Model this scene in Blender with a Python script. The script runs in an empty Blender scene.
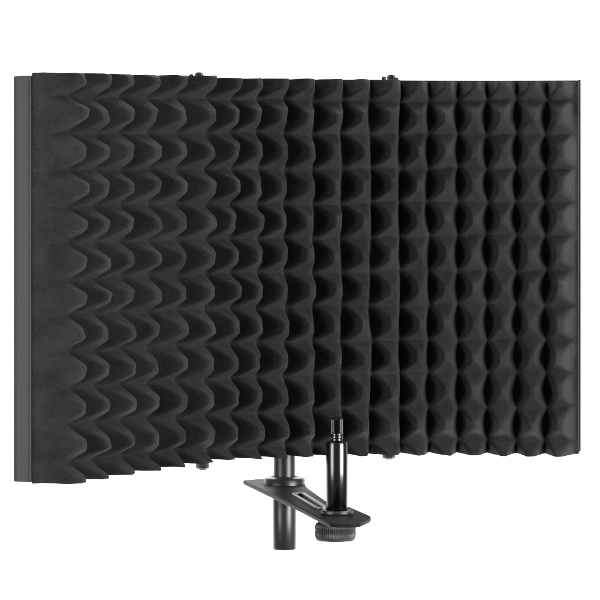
import bpy, bmesh, math, random
from mathutils import Vector, noise

random.seed(4)
S = bpy.context.scene
COL = S.collection
R = math.radians

# ---------------------------------------------------------------- units
# plan coordinates: X to the right, D away from the camera, Zu up from eye level,
# all in "foam units" (380 units = the 0.30 m height of the screen)
U = 0.30 / 380.0
F = 3400.0                 # distance from the camera to the plane Y = 0
ZOFF = 406.0               # the foot of the pole lies at Z = 0


def W(x, d, z):
    return Vector((x * U, (d - F) * U, (z + ZOFF) * U))


# ---------------------------------------------------------------- camera
cam_d = bpy.data.cameras.new("camera")
cam = bpy.data.objects.new("camera", cam_d)
COL.objects.link(cam)
cam.location = W(0, 0, 0)
cam.rotation_euler = (R(90), 0, 0)
cam_d.sensor_width = 36.0
cam_d.lens = 36.0 * F / 600.0
cam_d.shift_y = -154.0 / 600.0
cam_d.clip_end = 100.0
S.camera = cam

# ---------------------------------------------------------------- world + lamps
w = bpy.data.worlds.new("World")
S.world = w
w.use_nodes = True
bg = w.node_tree.nodes["Background"]
bg.inputs["Color"].default_value = (1, 1, 1, 1)
bg.inputs["Strength"].default_value = 0.20


def area(name, loc, target, sx, sy, power):
    l = bpy.data.lights.new(name, 'AREA')
    l.shape = 'RECTANGLE'
    l.size, l.size_y = sx, sy
    l.energy = power
    o = bpy.data.objects.new(name, l)
    COL.objects.link(o)
    o.location = loc
    d = Vector(target) - Vector(loc)
    o.rotation_euler = d.to_track_quat('-Z', 'Y').to_euler()
    return o


area("key_softbox", (1.30, -1.20, 0.16), (0, 0, 0.17), 0.9, 0.8, 56)
area("side_softbox", (-1.20, -1.10, 0.18), (-0.1, 0, 0.18), 0.80, 0.85, 18)
# lamps that light the white paper behind the screen
area("backdrop_lamp_high", (0, 0.30, 1.6), (0, 1.1, 0.2), 2.4, 0.3, 90)
area("backdrop_lamp_low", (0, 0.30, -1.3), (0, 1.1, 0.2), 2.4, 0.3, 90)

S.view_settings.view_transform = 'Standard'
S.view_settings.look = 'None'
S.view_settings.exposure = 0.0
S.view_settings.gamma = 1.0


# ---------------------------------------------------------------- materials
def mat(name):
    m = bpy.data.materials.new(name)
    m.use_nodes = True
    nt = m.node_tree
    return m, nt, nt.nodes["Principled BSDF"]


def N(nt, t, **kw):
    n = nt.nodes.new(t)
    for k, v in kw.items():
        if k in n.inputs:
            n.inputs[k].default_value = v
        else:
            setattr(n, k, v)
    return n


def foam_mat():
    m, nt, b = mat("charcoal_foam")
    tc = N(nt, "ShaderNodeTexCoord")
    big = N(nt, "ShaderNodeTexNoise", Scale=38.0, Detail=4.0, Roughness=0.6)
    fine = N(nt, "ShaderNodeTexNoise", Scale=900.0, Detail=3.0, Roughness=0.7)
    cell = N(nt, "ShaderNodeTexVoronoi", Scale=1500.0)
    for n in (big, fine, cell):
        nt.links.new(tc.outputs["Object"], n.inputs["Vector"])
    mix = N(nt, "ShaderNodeMix", data_type='FLOAT')
    mix.inputs[0].default_value = 0.5
    nt.links.new(big.outputs["Fac"], mix.inputs[2])
    nt.links.new(fine.outputs["Fac"], mix.inputs[3])
    ramp = N(nt, "ShaderNodeValToRGB")
    ramp.color_ramp.elements[0].position = 0.38
    ramp.color_ramp.elements[0].color = (0.0142, 0.0142, 0.0146, 1)
    ramp.color_ramp.elements[1].position = 0.62
    ramp.color_ramp.elements[1].color = (0.0335, 0.0335, 0.034, 1)
    nt.links.new(mix.outputs[0], ramp.inputs["Fac"])
    lint = N(nt, "ShaderNodeTexVoronoi", Scale=170.0)
    nt.links.new(tc.outputs["Object"], lint.inputs["Vector"])
    lm = N(nt, "ShaderNodeMapRange")
    lm.inputs["From Min"].default_value = 0.10
    lm.inputs["From Max"].default_value = 0.05
    nt.links.new(lint.outputs["Distance"], lm.inputs["Value"])
    mx = N(nt, "ShaderNodeMix", data_type='RGBA')
    nt.links.new(lm.outputs["Result"], mx.inputs[0])
    nt.links.new(ramp.outputs["Color"], mx.inputs[6])
    mx.inputs[7].default_value = (0.055, 0.055, 0.055, 1)
    nt.links.new(mx.outputs[2], b.inputs["Base Color"])
    b.inputs["Roughness"].default_value = 1.0
    b.inputs["Specular IOR Level"].default_value = 0.05
    b.inputs["Sheen Weight"].default_value = 0.035
    b.inputs["Sheen Roughness"].default_value = 0.6
    bmp = N(nt, "ShaderNodeBump", Strength=0.6, Distance=0.0005)
    nt.links.new(cell.outputs["Distance"], bmp.inputs["Height"])
    bmp2 = N(nt, "ShaderNodeBump", Strength=0.2, Distance=0.0005)
    nt.links.new(fine.outputs["Fac"], bmp2.inputs["Height"])
    nt.links.new(bmp.outputs["Normal"], bmp2.inputs["Normal"])
    nt.links.new(bmp2.outputs["Normal"], b.inputs["Normal"])
    return m


def metal_mat(name, c0, c1, rough, spec=0.5, metallic=0.0, stretch=(300, 300, 6), bump=0.05):
    m, nt, b = mat(name)
    tc = N(nt, "ShaderNodeTexCoord")
    mp = N(nt, "ShaderNodeMapping")
    mp.inputs["Scale"].default_value = stretch
    nz = N(nt, "ShaderNodeTexNoise", Scale=1.0, Detail=4.0)
    nt.links.new(tc.outputs["Object"], mp.inputs["Vector"])
    nt.links.new(mp.outputs["Vector"], nz.inputs["Vector"])
    ramp = N(nt, "ShaderNodeValToRGB")
    ramp.color_ramp.elements[0].position = 0.3
    ramp.color_ramp.elements[0].color = (c0, c0, c0, 1)
    ramp.color_ramp.elements[1].position = 0.7
    ramp.color_ramp.elements[1].color = (c1, c1, c1 * 1.01, 1)
    nt.links.new(nz.outputs["Fac"], ramp.inputs["Fac"])
    nt.links.new(ramp.outputs["Color"], b.inputs["Base Color"])
    mr = N(nt, "ShaderNodeMapRange")
    mr.inputs["To Min"].default_value = rough * 0.85
    mr.inputs["To Max"].default_value = rough * 1.15
    nt.links.new(nz.outputs["Fac"], mr.inputs["Value"])
    nt.links.new(mr.outputs["Result"], b.inputs["Roughness"])
    b.inputs["Specular IOR Level"].default_value = spec
    b.inputs["Metallic"].default_value = metallic
    bp = N(nt, "ShaderNodeBump", Strength=bump, Distance=0.0005)
    nt.links.new(nz.outputs["Fac"], bp.inputs["Height"])
    nt.links.new(bp.outputs["Normal"], b.inputs["Normal"])
    return m


FOAM = foam_mat()
GREY = metal_mat("grey_aluminium", 0.014, 0.030, 0.45, 0.4, 0.0)
BLACK = metal_mat("black_coated_steel", 0.009, 0.016, 0.5, 0.03, 0.0, (80, 80, 80), 0.08)
TUBE = metal_mat("black_tube_steel", 0.035, 0.055, 0.36, 0.5, 0.8, (220, 220, 5), 0.05)
GLOSS = metal_mat("black_chrome", 0.06, 0.075, 0.19, 0.5, 1.0, (120, 120, 5), 0.02)
RUBBER = metal_mat("black_knurled_plastic", 0.02, 0.035, 0.45, 0.5, 0.0, (200, 200, 60), 0.1)
BOLT = metal_mat("dark_bolt_steel", 0.03, 0.06, 0.35, 0.5, 0.5, (300, 300, 300), 0.1)
RIM = metal_mat("slot_highlight_metal", 0.16, 0.24, 0.35, 0.5, 0.8, (200, 200, 200), 0.05)  # paler than the arm: paints in the highlight along the slot edge
PAPER = metal_mat("white_backdrop_paper", 0.88, 0.90, 0.9, 0.1, 0.0, (40, 40, 40), 0.05)


# ---------------------------------------------------------------- helpers
def link(name, me, m, parent=None, smooth=True):
    o = bpy.data.objects.new(name, me)
    COL.objects.link(o)
    me.materials.clear()
    me.materials.append(m)
    for p in me.polygons:
        p.use_smooth = smooth
    if parent:
        o.parent = parent
        o.matrix_parent_inverse = parent.matrix_world.inverted()
    return o


def obj(name, bm, m, parent=None, smooth=True, sharp=35):
    bmesh.ops.recalc_face_normals(bm, faces=bm.faces[:])
    if smooth:
        for e in bm.edges:
            e.smooth = not (len(e.link_faces) == 2 and e.calc_face_angle(0) > R(sharp))
    me = bpy.data.meshes.new(name)
    bm.to_mesh(me)
    bm.free()
    return link(name, me, m, parent, smooth)


def thing(name, loc, label, cat):
    o = bpy.data.objects.new(name, None)
    COL.objects.link(o)
    o.location = loc
    o["label"] = label
    o["category"] = cat
    bpy.context.view_layer.update()
    return o


def lathe(bm, x, d, prof, seg=64, rfun=None):
    """profile of (radius, z) in units, closed top and bottom, about a vertical axis"""
    rings = []
    for r, z in prof:
        ring = []
        for i in range(seg):
            a = 2 * math.pi * i / seg
            rr = r * (rfun(a, z) if rfun else 1)
            ring.append(bm.verts.new(W(x + rr * math.cos(a), d + rr * math.sin(a), z)))
        rings.append(ring)
    for a, b in zip(rings, rings[1:]):
        for i in range(seg):
            j = (i + 1) % seg
            bm.faces.new((a[i], a[j], b[j], b[i]))
    bm.faces.new(rings[0][::-1])
    bm.faces.new(rings[-1])


def plan_prism(bm, poly, z0, z1):
    lo = [bm.verts.new(W(x, d, z0)) for x, d in poly]
    hi = [bm.verts.new(W(x, d, z1)) for x, d in poly]
    n = len(poly)
    fs = [bm.faces.new(lo[::-1]), bm.faces.new(hi)]
    for i in range(n):
        j = (i + 1) % n
        fs.append(bm.faces.new((lo[i], lo[j], hi[j], hi[i])))
    return fs


def bevel(bm, width, seg=2, ang=40):
    es = [e for e in bm.edges if len(e.link_faces) == 2 and e.calc_face_angle(0) > R(ang)]
    bmesh.ops.bevel(bm, geom=es, offset=width * U, segments=seg, profile=0.6, affect='EDGES')


# ---------------------------------------------------------------- plan of the three panels
ZT, ZB = 66.6, -313.4


class Path:
    """front plane of the foam: an arc integrated from a start point until it projects to x_end"""

    def __init__(self, x, d, phi0, phi1, x_end, ease=1.0):
        for it in range(3):                                # settle the length so that the turn is spread over it
            L = getattr(self, 'L', 220.0)
            pts = [(x, d)]
            px, pd, s, ds = x, d, 0.0, 0.5
            while True:
                ph = R(phi0 + (phi1 - phi0) * min(1, s / L) ** ease)
                px += math.cos(ph) * ds
                pd += math.sin(ph) * ds
                s += ds
                pts.append((px, pd))
                if px / pd * F >= x_end or s > 500:
                    break
            self.L = s
        self.pts, self.ds, self.p0, self.p1, self.ease = pts, ds, phi0, phi1, ease

    def at(self, s, off=0.0):
        """point at arc length s, moved by off units towards the viewer's side"""
        f = max(0.0, min(self.L, s)) / self.ds
        i = min(int(f), len(self.pts) - 2)
        t = f - i
        a, b = self.pts[i], self.pts[i + 1]
        ph = R(self.p0 + (self.p1 - self.p0) * max(0, min(1, s / self.L)) ** self.ease)
        e = s - max(0.0, min(self.L, s))
        x = a[0] + (b[0] - a[0]) * t + e * math.cos(ph) + math.sin(ph) * off
        d = a[1] + (b[1] - a[1]) * t + e * math.sin(ph) - math.cos(ph) * off
        return x, d


D0 = 3160.0
left = Path((40 - 300) / F * D0, D0, 60.0, 40.0, 204 - 300)
mid = Path(*left.at(left.L), 48.0, 13.0, 399 - 300, 0.48)
right = Path(*mid.at(mid.L), 14.0, -8.0, 578.3 - 300, 0.6)
for nm, p in (("left", left), ("mid", mid), ("right", right)):
    e = p.at(p.L)
    print(nm, "L", round(p.L, 1), "end D", round(e[1], 1), "height px", round(380 * F / e[1], 1))

BASE = 9.0          # solid foam behind the valleys
PT = 18.0           # thickness of the metal panel
ROW0, ROWP = 46.0, 34.3
HT = 35.5


def foam_height(s, z, n, b0, b1, L, seed, blunt):
    q = Vector((s / 40.0, z / 40.0, seed))
    sw = s + 3.0 * noise.noise(q)
    zw = z + 3.2 * noise.noise(q + Vector((7.3, 1.1, 4.4)))
    p = (L - b0 - b1) / n
    c = (sw - b0) / p
    if c <= 0 or c >= n:
        dx = 1.0
    else:
        dx = abs(2 * (c - math.floor(c)) - 1)
    r = (zw - ROW0) / ROWP
    dy = abs(2 * (r - math.floor(r)) - 1)
    t = (dx - 0.17) / 0.83
    dx = 0.5 * (t + math.sqrt(t * t + 0.010))
    k = 6.0
    t = (dy - blunt) / (1 - blunt)                                  # tips slightly blunt, saddles that stay above the pits
    dy = 0.90 * 0.5 * (t + math.sqrt(t * t + 0.012))
    d = (dx ** k + dy ** k) ** (1 / k)
    e = 0.15
    h = 1 - (math.sqrt(d * d + e * e) - e) / (math.sqrt(1 + e * e) - e)
    if h < 0.10:                                            # rounded valley floors
        h = 0.10 + (h - 0.10) * 0.55
    amp = HT * (1 + 0.16 * noise.noise(q * 1.1 + Vector((3, 9, 2)))
                + 0.12 * noise.noise(Vector((s / 17.0, z / 17.0, seed + 31))))
    h *= amp
    h += 0.35 * noise.noise(Vector((s / 5.0, z / 5.0, seed + 5)))
    h += 0.22 * noise.noise(Vector((s / 2.0, z / 2.0, seed + 9)))
    return h


def build_foam(path, n, b0, b1, parent, seed, top=0.0, bot=(0.0, 0.0), soft_end=False, blunt=0.30):
    bm = bmesh.new()
    ns = int(path.L / 1.35)
    nz = int((ZT - ZB) / 1.35)
    zt = ZT + top
    g = []
    for i in range(ns + 1):
        s = path.L * i / ns
        colv = []
        zb = ZB + bot[0] + (bot[1] - bot[0]) * i / ns
        for j in range(nz + 1):
            z = zb + (zt - zb) * j / nz
            h = foam_height(s, z, n, b0, b1, path.L, seed, blunt)
            if soft_end:                                    # the sheet is pressed down to the frame at its outer end
                h -= (BASE - 1.5) * max(0.0, 1 - s / 6.0) ** 1.6
            edge = min(j, nz - j)
            inset = 0.8 if edge == 0 else 0.0               # the cut edge of the foam is slightly soft
            zz = z
            if j in (0, nz):
                zz += 0.9 * noise.noise(Vector((s / 9.0, seed, j)))
            x, d = path.at(s, h - inset)
            colv.append(bm.verts.new(W(x, d, zz)))
        g.append(colv)
    bk = []
    for i in range(ns + 1):
        s = path.L * i / ns
        x, d = path.at(s, -BASE)
        zb = ZB + bot[0] + (bot[1] - bot[0]) * i / ns
        bk.append((bm.verts.new(W(x, d, zb)), bm.verts.new(W(x, d, zt))))
    for i in range(ns):
        for j in range(nz):
            bm.faces.new((g[i][j], g[i + 1][j], g[i + 1][j + 1], g[i][j + 1]))
        bm.faces.new((bk[i][0], bk[i + 1][0], g[i + 1][0], g[i][0]))
        bm.faces.new((g[i][nz], g[i + 1][nz], bk[i + 1][1], bk[i][1]))
        bm.faces.new((bk[i][1], bk[i + 1][1], bk[i + 1][0], bk[i][0]))
    bm.faces.new([bk[0][0]] + g[0] + [bk[0][1]])
    bm.faces.new([bk[ns][1]] + g[ns][::-1] + [bk[ns][0]])
    return obj("foam", bm, FOAM, parent, True, 50)


def build_panel(path, s0, s1, parent, top=-1.0, low=1.5):
    bm = bmesh.new()
    k = 24
    f = [path.at(s0 + (s1 - s0) * i / k, -BASE - 0.6) for i in range(k + 1)]
    b = [path.at(s0 + (s1 - s0) * i / k, -BASE - PT) for i in range(k + 1)]
    plan_prism(bm, f + b[::-1], ZB + low, ZT + top)
    bevel(bm, 0.8, 2, 50)
    return obj("panel", bm, BLACK, parent, True)


def edge_strip(path, s, t, depth0, depth1, m, parent, grow=0.6, lips=True):
    """channel that closes the end of a panel, t units wide along the panel"""
    bm = bmesh.new()
    a0, a1 = min(s, s + t), max(s, s + t)
    poly = [path.at(a0, depth0), path.at(a1, depth0), path.at(a1, depth1), path.at(a0, depth1)]
    plan_prism(bm, poly, (ZB + 0.8 - grow) if lips else ZB + 4.5, ZT - 2.0 + grow)
    bevel(bm, min(1.4, abs(t) * 0.4), 3, 40)
    # rolled lip along the front edge and a fine return at the back
    for dd, r in () if not lips else ((depth0 - 1.2, min(1.3, abs(t) * 0.6)), (depth1 + 1.2, min(1.0, abs(t) * 0.5))):
        x, d = path.at(s + t + (0.3 if t > 0 else -0.3), dd)
        lathe(bm, x, d, [(r, ZB + 1.2), (r, ZT - 2.4)], 16)
    return obj("edge_strip", bm, m, parent)


# ---------------------------------------------------------------- the foam screen
screen = thing("isolation_screen", W(0, 3400, ZB),
               "charcoal pyramid foam screen in three hinged curved panels with grey left end strip",
               "foam screen")

pl = build_panel(left, 1.0, left.L - 2, screen, -1.0, 4.0)
build_foam(left, 6, 4, 0, pl, 1.0, 1.6, (-1.0, 6.0), True, 0.20)
edge_strip(left, 1.0, -2.2, -BASE - 0.5, -BASE - PT - 1.5, GREY, pl)

pm = build_panel(mid, 2.0, mid.L - 2, screen, -1.0, 9.5)
build_foam(mid, 7, 0, 0, pm, 2.0, 0.0, (6.5, 4.5), False, 0.26)

pr = build_panel(right, 2.0, right.L, screen, -0.2, 4.0)
build_foam(right, 6, 0, 3, pr, 3.0, -1.5, (4.5, 3.0), False, 0.24)
es = edge_strip(right, right.L - 0.8, 1.6, -BASE - 1.5, -BASE - PT, BLACK, pr, 2.4, False)


def hinge(path, parent, off, r, nut):
    x, d = path.at(0.0, off)
    x0 = x
    bm = bmesh.new()
    lathe(bm, x, d, [(r - 0.4, ZB + 1.0), (r, ZB + 2.0), (r, ZT - 4.0), (r - 0.4, ZT - 3.0)], 32)
    h = obj("hinge", bm, BLACK, parent)
    for top in (True, False):
        x = x0 - (2.0 if top and r > 4 else 0.0)
        s = 1 if top else -1
        z = ZT - 3.0 if top else ZB + 5.0
        for dx, hh, br in ((-5.5, 7.0, 2.4), (2.0, 9.0, 4.2), (7.2, 6.0, 2.0)) if top else ((0.5 + nut, 10.0, 6.4),):
            b2 = bmesh.new()
            pr_ = [(br * 0.9, z), (br, z + s * hh * 0.5), (br, z + s * hh * 0.8), (br * 0.7, z + s * hh)]
            if not top:
                pr_ = pr_[::-1]
            lathe(b2, x + dx, d, pr_, 6 if br > 4 else 20)
            obj("bolt", b2, BOLT, h)
        # small folded plate that carries the bolts
        b3 = bmesh.new()
        z0, z1 = (z - 2.5, z + 1.0) if top else (z - 1.0, z + 3.0)
        plan_prism(b3, [(x - 11, d - 7), (x + 12, d - 5), (x + 12, d + 6), (x - 11, d + 6)], z0, z1)
        bevel(b3, 0.6, 2)
        obj("hinge_plate", b3, BLACK, h)


hinge(mid, screen, -BASE - 1.0, 2.0, 5.0)
hinge(right, screen, -BASE - PT - 3.0, 6.0, -3.0)

# ---------------------------------------------------------------- the stand: pole, arm, mounting post, knob
PX, PD = -15.6, 3425.0
QX, QD = 34.2, 3146.0
ZP = -340.5

stand = thing("stand_pole", W(PX, PD, -406.0),
              "black tubular stand with slotted flat arm carrying a glossy threaded post and knurled knob",
              "stand")

bm = bmesh.new()
lathe(bm, PX, PD, [(11.4, -406.0), (11.7, -405.5), (11.7, -356.0), (11.2, -355.0), (11.2, -347.0)], 64)
lathe(bm, PX, PD, [(11.0, -333.0), (11.0, -180.0), (10.5, -179.5)], 64)
obj("pole", bm, TUBE, stand)

bm = bmesh.new()
lathe(bm, PX, PD, [(19.5, -344.2), (20.7, -343.2), (20.7, -335.6), (19.6, -334.0), (14.0, -332.6), (13.2, -334.0)], 64)
obj("collar", bm, TUBE, stand)
bm = bmesh.new()
lathe(bm, PX, PD, [(11.8, -353.0), (13.0, -352.0), (13.0, -346.5)], 48)
obj("clamp_sleeve", bm, BLACK, stand)


def curve_plate(name, loops, z0, z1, bev, m, parent):
    cu = bpy.data.curves.new(name, 'CURVE')
    cu.dimensions = '2D'
    cu.fill_mode = 'BOTH'
    cu.extrude = (z1 - z0) / 2 * U - bev * U
    cu.bevel_depth = bev * U
    cu.bevel_resolution = 3
    cu.resolution_u = 1
    for lp in loops:
        sp = cu.splines.new('POLY')
        sp.points.add(len(lp) - 1)
        for q, (x, d) in zip(sp.points, lp):
            v = W(x, d, 0)
            q.co = (v.x, v.y, 0, 1)
        sp.use_cyclic_u = True
    t = bpy.data.objects.new("outline", cu)
    COL.objects.link(t)
    dg = bpy.context.evaluated_depsgraph_get()
    me = bpy.data.meshes.new_from_object(t.evaluated_get(dg))
    bpy.data.objects.remove(t)
    me.name = name
    me.transform(__import__("mathutils").Matrix.Translation((0, 0, ((z0 + z1) / 2 + ZOFF) * U)))
    return link(name, me, m, parent, True)


def rounded(poly, r, n=6):
    out = []
    k = len(poly)
    for i in range(k):
        p, a, b = Vector(poly[i]), Vector(poly[i - 1]), Vector(poly[(i + 1) % k])
        rr = min(r[i], (a - p).length * 0.45, (b - p).length * 0.45)
        s, e = p + (a - p).normalized() * rr, p + (b - p).normalized() * rr
        for j in range(n + 1):
            t = j / n
            q = s * (1 - t) ** 2 + p * 2 * t * (1 - t) + e * t * t
            out.append((q.x, q.y))
    return out


outline = rounded([(-57.5, 3466), (-34, 3482), (2, 3466), (6, 3392), (25, 3255), (42, 3226), (66, 3122),
                   (52, 3068), (29, 3068), (19, 3110), (1, 3200)],
                  [4, 14, 14, 20, 14, 12, 16, 16, 12, 14, 30])
ax = Vector((22.6, -119)).normalized()
pp = Vector((-ax.y, ax.x))
s0, s1 = Vector((-1.5, 3322)), Vector((20.0, 3196))
slot = []
for i in range(13):
    a = math.pi * i / 12
    slot.append(tuple(s0 + pp * (4.2 * math.cos(a)) - ax * (4.2 * math.sin(a))))
for i in range(13):
    a = math.pi * i / 12
    slot.append(tuple(s1 - pp * (4.2 * math.cos(a)) + ax * (4.2 * math.sin(a))))
arm = curve_plate("arm", [outline, slot], ZP - 4.2, ZP, 1.1, BLACK, stand)
# raised rim round the slot, the edge highlight put into its pale colour
rim = []
for k in (1.0, 1.45):
    lp = []
    for i, q in enumerate(slot):
        c = s0 if i < 13 else s1
        lp.append(tuple(c + (Vector(q) - c) * k))
    rim.append(lp)
curve_plate("slot_rim", [rim[1], rim[0]], ZP - 0.4, ZP + 1.4, 0.5, RIM, arm)

bm = bmesh.new()
lathe(bm, QX, QD, [(14.2, -340.3), (15.0, -339.6), (15.0, -337.6), (14.2, -336.8)], 64)
obj("washer", bm, BOLT, stand)

bm = bmesh.new()
prof = [(9.7, -336.6), (10.1, -336.0), (10.1, -276.0), (9.4, -273.6), (5.5, -272.6), (5.2, -271.4), (5.2, -270.6),
        (5.7, -269.9), (5.7, -268.2), (5.3, -267.4), (5.3, -266.0)]
lathe(bm, QX, QD, prof, 64)
post = obj("post", bm, GLOSS, stand)
bm = bmesh.new()
prof = [(5.2, -266.0)]
z = -265.6
while z < -253.5:                                           # fine thread
    prof += [(5.55, z + 0.25), (5.25, z + 0.6)]
    z += 0.75
prof += [(5.3, z), (4.6, z + 1.6), (2.6, z + 2.4)]
lathe(bm, QX, QD, prof, 48)
obj("threaded_tip", bm, GLOSS, post)

bm = bmesh.new()
knurl = lambda a, z: 1 + 0.022 * math.cos(60 * a) * (1 if -361 < z < -350.5 else 0.2)
lathe(bm, QX - 1.5, QD, [(15.0, -364.4), (17.4, -364.6), (18.3, -362.6), (18.5, -360.5), (18.5, -356.2), (18.0, -355.9),
                   (18.0, -355.4), (18.5, -355.1), (18.5, -351.0), (18.1, -349.6), (16.5, -348.2), (12.5, -347.6),
                   (12.5, -346.2)], 480, knurl)
obj("knob", bm, RUBBER, stand, True, 60)

# ---------------------------------------------------------------- the white paper behind
bm = bmesh.new()
vs = [bm.verts.new(v) for v in ((-5, 0.95, -3), (5, 0.95, -3), (5, 0.95, 4), (-5, 0.95, 4))]
bm.faces.new(vs)
ret = bmesh.ops.extrude_face_region(bm, geom=bm.faces[:])
for v in [g for g in ret['geom'] if isinstance(g, bmesh.types.BMVert)]:
    v.co.y += 0.004
bd = obj("backdrop", bm, PAPER, None, False)
bd["kind"] = "structure"
bd["label"] = "plain white paper backdrop behind the foam screen"
